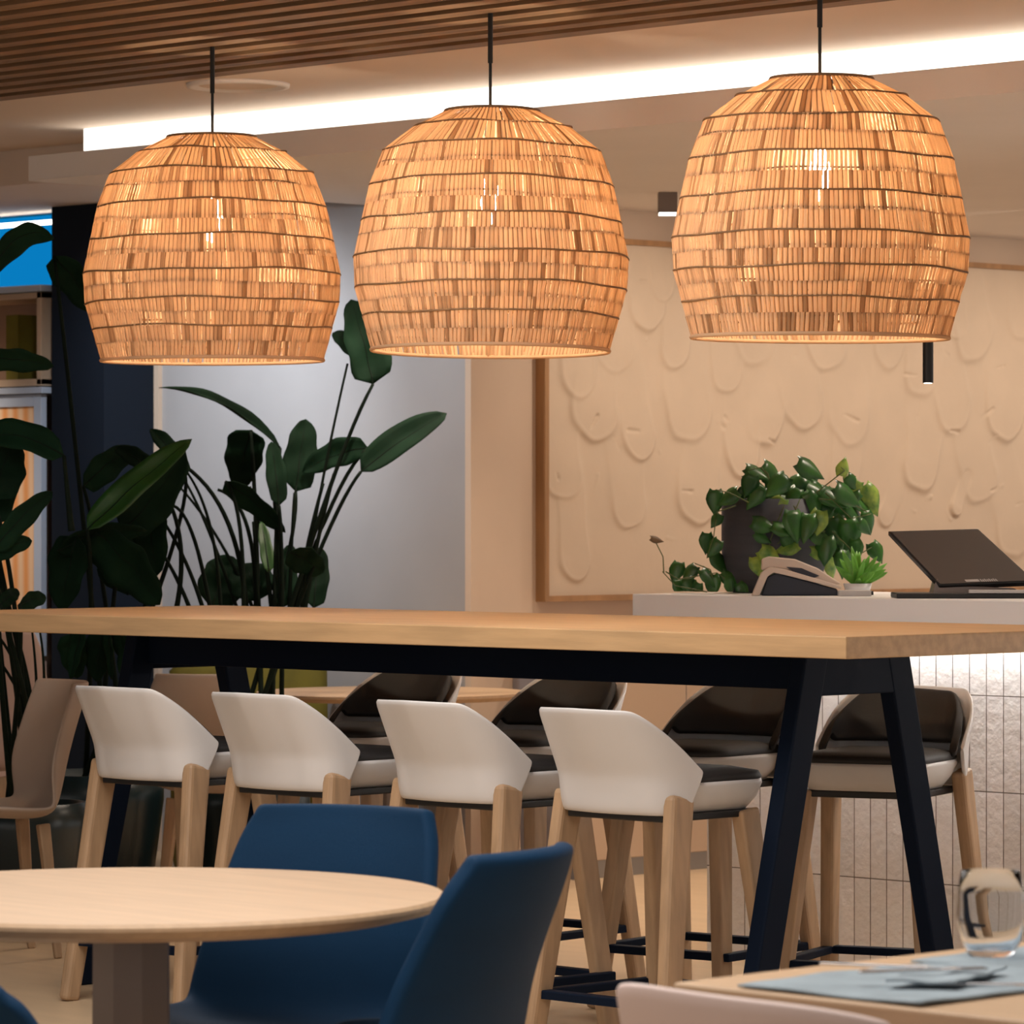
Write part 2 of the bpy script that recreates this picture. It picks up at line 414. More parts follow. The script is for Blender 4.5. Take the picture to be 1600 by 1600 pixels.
for px, py, w in sorted([(int(e[0]), int(e[1]), float(e[2])) for e in ends], key=lambda e: e[1] + rs.uniform(-60, 60), reverse=True):
    L = 190 + rs.uniform(-40, 90) if w > .06 else 55
    dx = rs.uniform(-45, 25)
    stroke([(px + dx, py - L), (px + dx * .35, py - L * .45), (px, py - w * 200)], w, rs.uniform(.007, .014), .35)
for i in range(46):    # short knife marks
    px = rs.uniform(850, 1600); py = rs.uniform(400, 920); an = rs.uniform(0, 6.28); L = rs.uniform(8, 26)
    stroke([(px, py), (px + L * math.cos(an), py + L * math.sin(an))], rs.uniform(.004, .009), rs.uniform(.002, .005), .9)
vs = [(.032 + Hh[j, i], Bg[j, i], Zg[j, i]) for j in range(NZ) for i in range(NX)]
fs = [(j * NX + i, j * NX + i + 1, (j + 1) * NX + i + 1, (j + 1) * NX + i) for j in range(NZ - 1) for i in range(NX - 1)]
mesh('plaster_panel', vs, fs, M['plaster'], art, smooth=True)
box('backing', (.002, .022, b0 + .012, b1 - .012, z0 + .012, z1 - .012), M['frame'], art, 0)
fr = MB().box(.0, .052, b0 - .01, b0 + .012, z0 - .01, z1 + .01).box(.0, .052, b1 - .012, b1 + .01, z0 - .01, z1 + .01)
fr.box(.0, .052, b0 + .012, b1 - .012, z0 - .01, z0 + .012).box(.0, .052, b0 + .012, b1 - .012, z1 - .012, z1 + .01)
fr.build('frame', M['frame'], art)

# ------------------------------------------------------------------ back cabinet and reception counter
t = thing('low_cabinet', 'low beige cabinet with grey metal plinth along the art wall', 'cabinet', (WA, 11.36, 0))
box('body', (.003, .36, .012, 3.5, .07, .90), M['cabinet'], t)
box('end_panel', (.003, .36, .0, .012, .0, .90), M['cab_shade'], t, .001)
box('plinth', (.003, .345, .012, 3.5, .0, .07), M['grey_metal'], t, .001)
m = MB()
for k in range(1, 6): m.box(.360, .3606, .6 * k, .6 * k + .004, .08, .88)
m.build('door_gap', M['taupe'], t)

rc = thing('reception_counter', 'reception counter with thick white top and pale vertical tiles', 'counter', (-9.01, 9.546, 0))
box('countertop', (0, 4.2, 0, .80, 1.062, 1.142), M['quartz'], rc, .004)
box('tiled_front', (.16, 4.1, .174, .70, .0, 1.062), M['tiles'], rc, .001)
box('led_strip', (.14, 4.1, .12, .135, 1.052, 1.0615), M['led_strong'], rc, 0)

# ------------------------------------------------------------------ high table
ht = thing('high_table', 'long high oak table on dark navy A-frame legs under the pendants', 'table', (-8.32, 8.214, 0))
xa, xb = -10.14 + 8.32, -6.503 + 8.32; hw = .575
mesh_top = box('tabletop', (xa, xb, -hw, hw, 1.046, 1.10), M['wood'], ht, .003)
m = MB().box(-9.60 + 8.32, -7.0 + 8.32, -.16, -.11, .945, 1.045).box(-9.60 + 8.32, -7.0 + 8.32, .11, .16, .945, 1.045)
m.build('beam', M['navy_metal'], ht, bevel=.003)
for cx in (-9.62 + 8.32, -6.975 + 8.32):
    fr = box('leg_frame_head', (cx - .0235, cx + .0235, -.204, .204, .93, 1.0435), M['navy_metal'], ht, .004)
    for s in (-1, 1):
        MB().hull([(cx - .025, s * .205, 1.04), (cx + .025, s * .205, 1.04), (cx + .025, s * .115, 1.04), (cx - .025, s * .115, 1.04)] if s > 0 else
                  [(cx - .025, -.115, 1.04), (cx + .025, -.115, 1.04), (cx + .025, -.205, 1.04), (cx - .025, -.205, 1.04)],
                  [(cx - .025, s * .45, 0), (cx + .025, s * .45, 0), (cx + .025, s * .365, 0), (cx - .025, s * .365, 0)] if s > 0 else
                  [(cx - .025, -.365, 0), (cx + .025, -.365, 0), (cx + .025, -.45, 0), (cx - .025, -.45, 0)]).build('leg', M['navy_metal'], ht, bevel=.006)

# ------------------------------------------------------------------ bar stools
def path(l, ra=.095, st=.112):
    """half plan curve starting at rear centre; returns x, y offset forward"""
    if l < st: return l, .015 * (l / st) ** 2
    q = ra * PI / 2
    if l < st + q:
        a = (l - st) / ra; return st + ra * math.sin(a), .015 + ra * (1 - math.cos(a))
    e = l - st - q; return st + ra + e * .12, .015 + ra + e

def band(zb, zt, yr, lean, hl, ns=41, nv=12, inset=0, ra=.095, st=.112, zt0=None):
    rows = []
    za, zc = zb(0), zt(0)
    for j in range(nv):
        v = j / (nv - 1); row = []
        for i in range(ns):
            s = -1 + 2 * i / (ns - 1); q = abs(s)
            z = zb(q) + (zt(q) - zb(q)) * v
            x, y = path(q * hl, ra, st)
            f = max(0, (z - za) / (zc - za))
            x = max(0, x - inset * min(1, q * 2.2)); sc = 1
            row.append((math.copysign(x * sc, s), yr + y + inset - .012 * math.sin(PI * min(1, f / .35)) - lean * max(0, f - .2) / .8 * (1 - .35 * q), z))
        rows.append(row)
    return MB().grid(rows)

def sm(a, b, x):
    t = min(1, max(0, (x - a) / (b - a))); return t * t * (3 - 2 * t)

def make_stool(label, loc, rz, group):
    t = thing('bar_stool', label, 'bar stool', loc, rz, group)
    zt = lambda q: .912 - .008 * q - .155 * max(0, (q - .52) / .48) ** 1.3
    zb = lambda q: .640 + .110 * max(0, (q - .76) / .24) ** 1.3
    band(zb, zt, -.205, .125, .305).build('backrest', M['white_shell'], t, smooth=True, solid=.011, sub=1)
    zt2 = lambda q: zt(q) - .010; zb2 = lambda q: min(zb(q) + .122, zt2(q) - .012)
    band(zb2, zt2, -.205, .120, .285, inset=.018).build('back_pad', M['pad'], t, smooth=True, solid=.022, sub=1)
    r = [rrect(.155, .155, .06, .644, .035), rrect(.178, .185, .08, .675, .035), rrect(.192, .198, .085, .710, .03), rrect(.190, .196, .084, .720, .03)]
    loft(r).build('seat_shell', M['white_shell'], t, smooth=True, bevel=0)
    r = [rrect(.184, .19, .08, .714, .03), rrect(.190, .196, .08, .726, .03), rrect(.184, .19, .08, .740, .03), rrect(.13, .14, .06, .750, .03)]
    loft(r).build('seat_pad', M['pad'], t, smooth=True)
    box('base_plate', (-.165, .165, -.17, .175, .624, .643), M['black'], t, .004)
    for sx in (-1, 1):
        # rear leg rises against the shell
        a = Vector((sx * .190, -.135, .690)); b = Vector((sx * .235, -.235, 0))
        m = MB().bar(a, b, .042, .084, .038, .058, side=(1, 0, 0))
        m.build('leg', M['leg_wood'], t, bevel=.014)
        a = Vector((sx * .155, .15, .642)); b = Vector((sx * .215, .225, 0))
        MB().bar(a, b, .042, .070, .036, .054, side=(1, 0, 0)).build('leg', M['leg_wood'], t, bevel=.008)
    z = .17; f = MB()
    f.grid([[(a * x, c * y, z + e) for a, c in ((-1, -1), (1, -1), (1, 1), (-1, 1))] for x, y, e in ((.235, .225, -.011), (.235, .225, .011), (.205, .185, .011), (.205, .185, -.011), (.235, .225, -.011))], closed=True)
    f.build('footrest', M['navy_metal'], t, bevel=.004)
    return t

def copy_tree(o, parent=None):
    c = o.copy(); C.objects.link(c); c.parent = parent
    for ch in o.children: copy_tree(ch, c)
    return c

proto = make_stool('', (0, 0, 0), 0, None)
near = [(-9.119, 'white-backed bar stool at the left end of the near row', .05), (-8.527, 'white-backed bar stool second from the left in the near row', .03),
        (-7.861, 'white-backed bar stool behind the two blue chairs, third in the near row', 0), (-7.258, 'white-backed bar stool at the right end of the near row, beside the table leg', 0)]
far = [(-9.36, 8.72, PI + .12, 'black-padded bar stool farthest left in the far row'), (-8.66, 8.72, PI + .10, 'black-padded bar stool second from the left in the far row'),
       (-7.95, 8.72, PI + .14, 'black-padded bar stool just left of the near table leg, far row'), (-7.37, 8.80, PI + .36, 'black-padded bar stool behind the A-frame leg, right end of the far row')]
k = 0
for x, lab, r in near:
    o = proto if k == 0 else copy_tree(proto); k += 1
    o.location = (x + .018, 7.775, 0); o.rotation_euler = (0, 0, r); o['label'] = lab; o['group'] = 'bar stools around the high table'
for x, y, r, lab in far:
    o = copy_tree(proto); o.location = (x, y, 0); o.rotation_euler = (0, 0, r); o['label'] = lab; o['group'] = 'bar stools around the high table'

# ------------------------------------------------------------------ upholstered tub chairs
def tub_chair(name, label, cat, loc, rz, mshell, seat_mat=None, legs=M['leg_wood'], top=.84, wtop=.0, group=None, arm=.50, taper=.35, thick=.03):
    t = thing(name, label, cat, loc, rz, group)
    sz = .44
    zt = lambda q: top - .03 * q * q - (top - arm) * sm(.44, .98, q)
    zb = lambda q: sz - .09 + .10 * max(0, (q - .8) / .2)
    rows = []; ns, nv = 45, 16
    for j in range(nv):
        v = j / (nv - 1); row = []
        for i in range(ns):
            s = -1 + 2 * i / (ns - 1); q = abs(s)
            z = zb(q) + (zt(q) - zb(q)) * v
            x, y = path(q * .52, .12, .13)
            f = (z - (sz - .09)) / (top - sz + .09)
            x *= 1 - taper * .5 * max(0, f) ** 1.3 * (1 if q < .55 else 1)
            row.append((math.copysign(x, s), -.25 + y - .11 * f, z))
        rows.append(row)
    MB().grid(rows).build('backrest', mshell, t, smooth=True, solid=thick, sub=1)
    sm_ = seat_mat or mshell
    r = [rrect(.19, .20, .08, sz - .09, .03), rrect(.225, .24, .09, sz - .05, .02), rrect(.23, .245, .09, sz, .02), rrect(.20, .215, .08, sz + .02, .02), rrect(.10, .10, .05, sz + .024, .02)]
    loft(r).build('seat', sm_, t, smooth=True)
    for sx in (-1, 1):
        for sy in (-1, 1):
            MB().bar((sx * .16, sy * .16, sz - .085), (sx * .22, sy * .22 - .01, 0), .045, .04, .028, .026).build('leg', legs, t, bevel=.006)
    return t


def shell_lounge(label, top_px, top_D, fdir, mshell, top=.845, seat=.45, hw=(.21, .24, .225, .185), lean=.15, thick=.035, group=None, name='dining_chair', legs=None, cup=.05):
    """one-piece shell: seat curving up into a reclined back; placed by the middle of its top edge"""
    f = Vector(fdir).normalized(); X = (top_px - 800) / F * top_D - 0; X += f.x * (.19 + lean); D = top_D + f.y * (.19 + lean)
    v = RGT * X + FWD * D
    t = thing(name, label, 'chair', (v.x, v.y, 0), face(f.x, f.y), group)
    prof = [(.17, seat - .02, hw[0] * .90), (.165, seat, hw[0] - .015), (.10, seat + .005, hw[0]), (0, seat - .005, hw[1]), (-.10, seat - .01, hw[1]), (-.16, seat + .01, hw[1]), (-.19, seat + .06, hw[1]),
            (-.19 - lean * .22, seat + (top - seat) * .38, hw[2] + .01), (-.19 - lean * .5, seat + (top - seat) * .62, hw[2] - .008), (-.19 - lean * .8, seat + (top - seat) * .85, (hw[2] + hw[3]) / 2),
            (-.19 - lean * .95, top - .02, hw[3]), (-.19 - lean, top, hw[3] * .97)]
    rows = []; n = 21
    for k, (y, z, w) in enumerate(prof):
        bk = min(1, max(0, (k - 4) / 3)); row = []
        for i in range(n):
            u = -1 + 2 * i / (n - 1)
            row.append((u * w, y + bk * cup * u * u, z + (1 - bk) * .035 * u ** 4))
        rows.append(row)
    MB().grid(rows).build('shell', mshell, t, smooth=True, solid=thick, sub=2)
    for sx in (-1, 1):
        for sy in (-1, 1):
            MB().bar((sx * .13, sy * .12, seat - .03), (sx * .165, sy * .16, 0), .045, .038, .028, .024).build('leg', legs or M['leg_wood'], t, bevel=.006)
    return t
# D, px -> location ; facing given as world angle of local +y
def face(dx, dy):   # rotation so local +y points to camera-space (dx right, dy away)
    v = RGT * dx + FWD * dy; return math.atan2(-v.x, v.y)
def place(px, D): v = wp(px, 800, D); return (v.x, v.y, 0)

G = 'blue upholstered chairs around the round table'
shell_lounge('dark blue upholstered dining chair behind the round table, its front showing', 555, 7.89, (-.40, -.92), M['blue'], group=G, hw=(.22, .255, .228, .186))
shell_lounge('dark blue upholstered dining chair right of the round table, its back turned', 852, 6.85, (-.88, .47), M['blue'], group=G, hw=(.22, .25, .225, .172))
shell_lounge('dark blue upholstered chair cut off at the bottom left corner', -185, 6.35, (.35, .93), M['blue'], group=G, top=.68)

# round table
p = place(205, 7.19)
rt = thing('round_table', 'round light oak cafe table on a grey tapered pedestal in the foreground', 'table', p)
R = .545
MB().lathe([(.001, .705), (R - .06, .705), (R - .015, .716), (R, .728), (R, .734), (R - .006, .740), (.001, .740)], 128).build('tabletop', M['wood_light'], rt, smooth=False)
ped = MB()
def sq(h, z, c=.3): 
    k = h * c; return [(h, -k, z), (h, k, z), (k, h, z), (-k, h, z), (-h, k, z), (-h, -k, z), (-k, -h, z), (k, -h, z)]
for a_, b_ in ((.062, .70), (.060, .55)): pass
rings = [sq(.075, .02, .5)] + []
rings = [sq(.19, .0, .9), sq(.19, .015, .9), sq(.12, .06, .6), sq(.078, .20, .5), sq(.064, .42, .45), sq(.062, .69, .45), sq(.12, .70, .9), sq(.12, .705, .9)]
loft(rings).build('pedestal', M['taupe'], rt)

# ------------------------------------------------------------------ taupe chairs and lounge area behind on the left
shell_lounge('greige moulded armchair with wooden legs at the left edge, facing left', 132, 13.25, (-.93, -.36), M['greige'], top=.865, hw=(.23, .25, .25, .22), lean=.10, thick=.016, name='armchair', cup=.10)
shell_lounge('blush pink shell chair behind the greige armchair at left edge', -40, 15.2, (-.3, .95), M['pink'], top=.96, hw=(.25, .29, .30, .24), lean=.10, thick=.016, name='armchair')
shell_lounge('taupe shell chair seen under the high table between its left legs', 295, 14.0, (.25, .97), M['greige'], top=.855, hw=(.2, .21, .20, .14), thick=.016, name='armchair')
# olive armchair
p = place(405, 16.0)
t = thing('tub_sofa', 'olive green upholstered armchair under the far plants', 'armchair', p, face(.2, -.98))
loft([rrect(.30, .28, .1, .0), rrect(.31, .29, .1, .05), rrect(.31, .29, .1, .38), rrect(.28, .26, .1, .42)]).build('seat', M['olive'], t, smooth=True)
loft([rrect(.31, .07, .06, .05, -.25), rrect(.31, .07, .06, .40, -.26), rrect(.31, .06, .05, .78, -.30), rrect(.28, .04, .035, .81, -.30)]).build('backrest', M['olive'], t, smooth=True)
# second round table behind the stools
p = place(612, 15.4)
t = thing('round_table', 'round oak cafe table seen behind the bar stools', 'table', p)
MB().lathe([(.001, .71), (.47, .71), (.50, .725), (.50, .735), (.001, .74)], 64).build('tabletop', M['wood_light'], t)
loft([sq(.22, .0, .9), sq(.22, .012, .9), sq(.05, .05, .5), sq(.045, .71, .5)]).build('pedestal', M['taupe'], t)

# ------------------------------------------------------------------ shelf unit far left
sx0 = -15.2; SB = WB - .30
t = thing('display_shelf', 'tall display shelf with blue backlit top and orange striped doors', 'shelf', (sx0, SB, 0))
Wd = -13.62 - sx0
box('carcass', (0, Wd, .28, .30, 0, 2.66), M['shelf_in'], t, 0)
m = MB()
m.box(Wd - .03, Wd, .0, .28, 1.93, 2.315).box(0, .03, 0, .28, 1.93, 2.315).box(.0, Wd, .0, .28, 2.29, 2.315).box(0, Wd, 0, .28, 1.925, 1.955).box(Wd - 1.0, Wd - .97, 0, .28, 1.955, 2.29)
m.build('shelf_box', M['shelf_wood'], t, bevel=.002)
box('shelf_board', (0, Wd + .02, -.02, .28, 2.318, 2.345), M['pale_blue'], t)
box('shelf_board', (0, Wd + .03, -.02, .28, 1.893, 1.92), M['pale_blue'], t)
box('backlit_panel', (0, Wd - .02, .20, .22, 2.36, 2.655), M['blue_lit'], t, 0)
box('lamp', (0, Wd - .02, .13, .16, 2.61, 2.628), M['led_down'], t, 0)
m = MB().box(Wd - .05, Wd, 0, .03, .80, 1.89).box(0, .05, 0, .03, .80, 1.89).box(.05, Wd - .05, 0, .03, 1.84, 1.89).box(.05, Wd - .05, 0, .03, .80, .85)
m.build('door_frame', M['pale_blue'], t, bevel=.002)
box('door_panel', (.05, Wd - .05, .01, .025, .85, 1.84), M['stripes'], t, 0)
box('lower_panel', (0, Wd, 0, .03, 0, .78), M['pink'], t)
box('storage_box', (sx0 + Wd - .30, sx0 + Wd - .22, SB + .05, SB + .25, 1.956, 2.23), M['olive'], None)
tag(bpy.data.objects['storage_box'], 'mustard yellow box standing in the wooden shelf compartment', 'box')

# ------------------------------------------------------------------ strelitzia plants
def leafmesh(base, tip, width, bow=.0, tilt=0., fold=.25, n=16, wn=7, org=Vector(), wave=0.0, seed=0, prof=.8):
    base, tip = Vector(base), Vector(tip); mid = tip - base; L = mid.length; t = mid.normalized()
    side = t.cross(FWD).normalized()
    side = Matrix.Rotation(tilt, 3, t) @ side; nrm = side.cross(t).normalized()
    up = Vector((0, 0, 1)); rnd = random.Random(seed); ph = rnd.random() * 6
    rows = []
    for i in range(n):
        f = i / (n - 1); w = width / 2 * (1.42 * (f + .001) ** (.33 * prof / .8) * (1 - f) ** (.58 if prof < 1.1 else .9) if 0 < f < 1 else 0) + .0008
        c = base + mid * f + up * (bow * L * 4 * f * (1 - f))
        row = []
        for j in range(wn):
            u = -1 + 2 * j / (wn - 1)
            row.append(c + side * (u * w * (1 + wave * .5 * math.sin(ph + f * 17 + u))) + nrm * (-abs(u) * w * fold + wave * w * math.sin(f * 14 + ph + 2 * u)) - org)
        rows.append(row)
    return rows

def palm(label, org, pot_r, pot_h, leaves, stalks=(), pmat='planter'):
    org = Vector(org); t = thing('potted_plant', label, 'plant', org)
    MB().lathe([(.001, 0), (pot_r * .72, 0), (pot_r * .8, .02), (pot_r, pot_h * .8), (pot_r, pot_h), (pot_r - .02, pot_h), (pot_r - .02, pot_h - .04), (.001, pot_h - .04)], 40).build('pot', M[pmat], t, smooth=True)
    MB().lathe([(.001, pot_h - .035), (pot_r - .022, pot_h - .039)][::-1], 30).build('soil', M['soil'], t)
    root = org + Vector((0, 0, pot_h - .04)); rnd = random.Random(3)
    for i, lf in enumerate(leaves):
        (bx, by), (tx, ty), w, D = lf[:4]; o = lf[4] if len(lf) > 4 else {}
        Dt = D + o.get('dd', 0.1)
        B = wp(bx, by, D); T = wp(tx, ty, Dt); wd = w * D / F
        rows = leafmesh(B, T, wd, o.get('bow', .06), o.get('tilt', .5), o.get('fold', .3), org=org, wave=o.get('wave', .09), seed=i, prof=o.get('prof', .8))
        l = MB().grid(rows).build('leaf', M[o.get('m', 'leaf')], t, smooth=True, solid=.002)
        mr = [r[3] + Vector((0, 0, 0)) for r in rows]
        MB().tube([Vector(p) for p in mr[:-1]], .004, 5, .0015).build('midrib', M['stalk'], l)
        r0 = root + Vector((rnd.uniform(-.6, .6) * pot_r, rnd.uniform(-.6, .6) * pot_r, 0))
        if 'root' in o: r0 = wp(*o['root'])
        c = o.get('c')
        cp = wp(c[0], c[1], D) if c else Vector(((r0.x * .5 + B.x * .5), (r0.y * .5 + B.y * .5), B.z * .75 + r0.z * .25)) + (r0 - B).cross(Vector((0, 0, 1))).normalized() * .0
        if 'nostalk' not in o:
            MB().tube([p - org for p in bez(r0, cp, B, 16)], o.get('sr', .0105), 8, .006).build('stalk', M['stalk'], t, smooth=True)
    for (x0, y0), (xc, yc), (x1, y1), D, r in stalks:
        MB().tube([p - org for p in bez(wp(x0, y0, D), wp(xc, yc, D), wp(x1, y1, D), 16)], r, 8, r * .6).build('stalk', M['stalk'], t, smooth=True)
    return t

o1 = wp(388, 800, 14.8); o1.z = 0
palm('tall bird-of-paradise plant with splayed leaves against the grey wall', o1, .22, .45, [
    ((583, 600), (548, 468), 78, 14.9, dict(tilt=.35, c=(515, 720), fold=.35, prof=.55, dd=.05)),
    ((566, 560), (520, 520), 38, 14.95, dict(tilt=.2, c=(520, 700), nostalk=1)),
    ((564, 737), (698, 646), 70, 14.8, dict(tilt=-.5, c=(510, 800), bow=.03, prof=.95, fold=.35, wave=.03)),
    ((575, 700), (472, 738), 62, 14.9, dict(tilt=.4, c=(500, 760), m='leaf', prof=.9)),
    ((462, 768), (478, 655), 66, 15.0, dict(tilt=.3, c=(470, 850), prof=.7)),
    ((438, 700), (248, 606), 38, 15.0, dict(tilt=.95, c=(430, 800), bow=.10, fold=.9, wave=.12, prof=1.25)),
    ((392, 672), (372, 765), 80, 15.1, dict(tilt=.2, c=(400, 760), fold=.2)),
    ((352, 752), (446, 832), 52, 14.8, dict(tilt=.6, c=(400, 800), bow=.05)),
    ((452, 862), (505, 895), 60, 14.7, dict(tilt=.3, nostalk=1, bow=.04)),
    ((420, 895), (408, 815), 26, 14.7, dict(tilt=.3, m='leaf2', nostalk=1)),
    ((400, 940), (385, 880), 90, 14.95, dict(tilt=.2, nostalk=1)),
    ((330, 950), (365, 870), 90, 15.0, dict(tilt=.2, nostalk=1)),
    ((440, 950), (455, 850), 46, 14.9, dict(tilt=.1, nostalk=1)),
    ((490, 950), (500, 855), 50, 14.9, dict(tilt=.1, nostalk=1)),
    ((436, 790), (424, 690), 40, 14.85, dict(tilt=.2, c=(445, 860))),
], [((470, 960), (490, 800), (543, 568), 14.9, .007), ((385, 950), (370, 760), (260, 712), 14.9, .010), ((400, 950), (400, 780), (340, 765), 14.95, .009),
    ((370, 950), (320, 800), (285, 745), 14.95, .007), ((395, 950), (345, 830), (280, 760), 15, .007), ((405, 950), (398, 850), (395, 815), 14.9, .006),
    ((462, 960), (478, 850), (505, 755), 14.9, .010), ((475, 960), (490, 860), (522, 740), 14.9, .010), ((440, 960), (435, 840), (425, 740), 14.9, .010),
    ((425, 960), (415, 850), (390, 760), 14.9, .009), ((452, 960), (455, 850), (460, 770), 14.9, .008)])
o2 = wp(150, 800, 14.7); o2.z = 0
palm('dense bird-of-paradise plant with a bright green leaf before the navy column', o2, .24, .48, [
    ((136, 828), (300, 686), 66, 13.8, dict(tilt=-.5, m='leaf2', c=(150, 900), bow=.02, prof=.9, fold=.25)),
    ((190, 830), (290, 705), 90, 14.0, dict(tilt=.4, c=(180, 900), bow=-.05)),
    ((150, 832), (250, 945), 110, 13.9, dict(tilt=.5, c=(150, 880), nostalk=1)),
    ((120, 838), (95, 955), 84, 13.9, dict(tilt=.3, nostalk=1)),
    ((225, 780), (245, 900), 78, 14.1, dict(tilt=.2, nostalk=1)),
    ((90, 860), (230, 830), 60, 13.9, dict(tilt=.7, nostalk=1, bow=.08)),
    ((240, 740), (180, 700), 40, 14.3, dict(tilt=.4, c=(260, 820))),
    ((290, 745), (235, 670), 44, 14.4, dict(tilt=.6, c=(300, 820))),
    ((130, 760), (210, 700), 60, 14.4, dict(tilt=.4, c=(160, 850), bow=.06)),
    ((200, 930), (200, 820), 120, 14.2, dict(tilt=.1, nostalk=1)),
    ((110, 990), (120, 1060), 56, 13.9, dict(tilt=.1, nostalk=1)),
    ((160, 990), (150, 1065), 60, 13.9, dict(tilt=.4, nostalk=1)),
    ((130, 980), (110, 1062), 34, 13.8, dict(tilt=.5, nostalk=1)),
    ((205, 985), (190, 1058), 34, 13.8, dict(tilt=.2, nostalk=1)),
    ((170, 985), (175, 1062), 34, 13.8, dict(tilt=.9, nostalk=1)),
    ((185, 985), (200, 1050), 40, 13.8, dict(tilt=.7, nostalk=1)),
    ((85, 400), (150, 490), 70, 14.2, dict(tilt=.4, c=(120, 700), bow=.05)),
], [((275, 955), (300, 830), (250, 760), 14.2, .010), ((330, 960), (300, 780), (262, 790), 14.3, .008), ((345, 960), (340, 800), (290, 735), 14.4, .007),
    ((300, 960), (270, 880), (235, 840), 14.2, .008), ((320, 960), (290, 860), (245, 800), 14.2, .008)])
o3 = wp(48, 800, 14.05); o3.z = 0
palm('bird-of-paradise plant with torn leaves cut off by the left edge', o3, .19, .42, [
    ((100, 712), (-60, 690), 66, 13.4, dict(tilt=.5, c=(108, 800), root=(112, 830, 13.4), bow=.12, sr=.012)),
    ((-10, 780), (20, 690), 90, 13.5, dict(tilt=.3, c=(30, 900))),
    ((-10, 860), (82, 768), 48, 13.4, dict(tilt=.4, c=(-10, 950), bow=.06)),
    ((-20, 870), (50, 845), 44, 13.4, dict(tilt=.4, c=(20, 950))),
    ((30, 945), (72, 935), 36, 13.3, dict(tilt=.3, c=(40, 990))),
    ((0, 945), (30, 925), 30, 13.3, dict(tilt=.3, c=(20, 990))),
    ((-30, 560), (84, 572), 50, 13.6, dict(tilt=.4, c=(-30, 800), bow=.04, wave=.1)),
    ((-20, 430), (84, 372), 60, 13.6, dict(tilt=.5, c=(-40, 700), bow=.25, prof=1.0)),
    ((-10, 820), (10, 700), 70, 13.6, dict(tilt=.3, c=(0, 900))),
], [((50, 1115), (30, 1030), (-10, 985), 13.85, .007), ((52, 1115), (45, 1050), (25, 985), 13.85, .006), ((58, 1115), (58, 1050), (50, 985), 13.85, .006),
    ((68, 1110), (72, 1040), (62, 985), 13.85, .006), ((48, 1115), (20, 1060), (-10, 1020), 13.85, .007)])

# ------------------------------------------------------------------ pothos in graphite pot on the counter
CT = 1.142
def frame_at(px, D, z): v = wp(px, 800, D); return Vector((v.x, v.y, z))
op = frame_at(1209, 13.35, CT)
t = thing('potted_plant', 'trailing pothos in a graphite pot on the white reception counter', 'plant', op)
R_ = .168
MB().lathe([(.001, 0), (R_ * .78, 0), (R_ * .9, .03), (R_ * .985, .09), (R_, .15), (R_, .300), (R_ - .012, .300), (R_ - .012, .27), (.001, .27)], 64).build('pot', M['pot'], t, smooth=True, bevel=0)
MB().lathe([(.001, .275), (R_ - .013, .271)][::-1], 40).build('soil', M['soil'], t)
def heart(c, d, size, nrm):
    """heart-shaped pothos leaf: c stem point, d tip direction, nrm facing"""
    c, d, nrm = Vector(c), Vector(d).normalized(), Vector(nrm).normalized(); s = d.cross(nrm).normalized(); nrm = s.cross(d)
    rows = []
    for i in range(7):
        f = i / 6; w = [.26, .40, .44, .38, .27, .13, .004][i] * size; 
        y = (f - .06) * size * 1.22
        rows.append([c + d * (y - (.10 * size if abs(u) == 1 and i == 0 else 0)) + s * (u * w) - nrm * (abs(u) * w * .35 + f * f * size * .22) for u in (-1, -.5, 0, .5, 1)])
    return rows
rnd = random.Random(11)
fol = {'pothos': MB(), 'pothos2': MB()}; vn = MB()
cam = -FWD
def add_leaf(px, py, D, size, ang, m=None, tw=.0):
    c = wp(px, py, D) - op
    d = RGT * math.cos(ang) - Vector((0, 0, 1)) * math.sin(ang) + cam * rnd.uniform(-.3, .4)
    n = cam + Vector((0, 0, .6)) + RGT * rnd.uniform(-.6, .6) + Vector((0, 0, rnd.uniform(-.3, .5)))
    mm = m or ('pothos2' if rnd.random() < .14 else 'pothos')
    fol[mm].grid(heart(c, d, size * D / F, n))
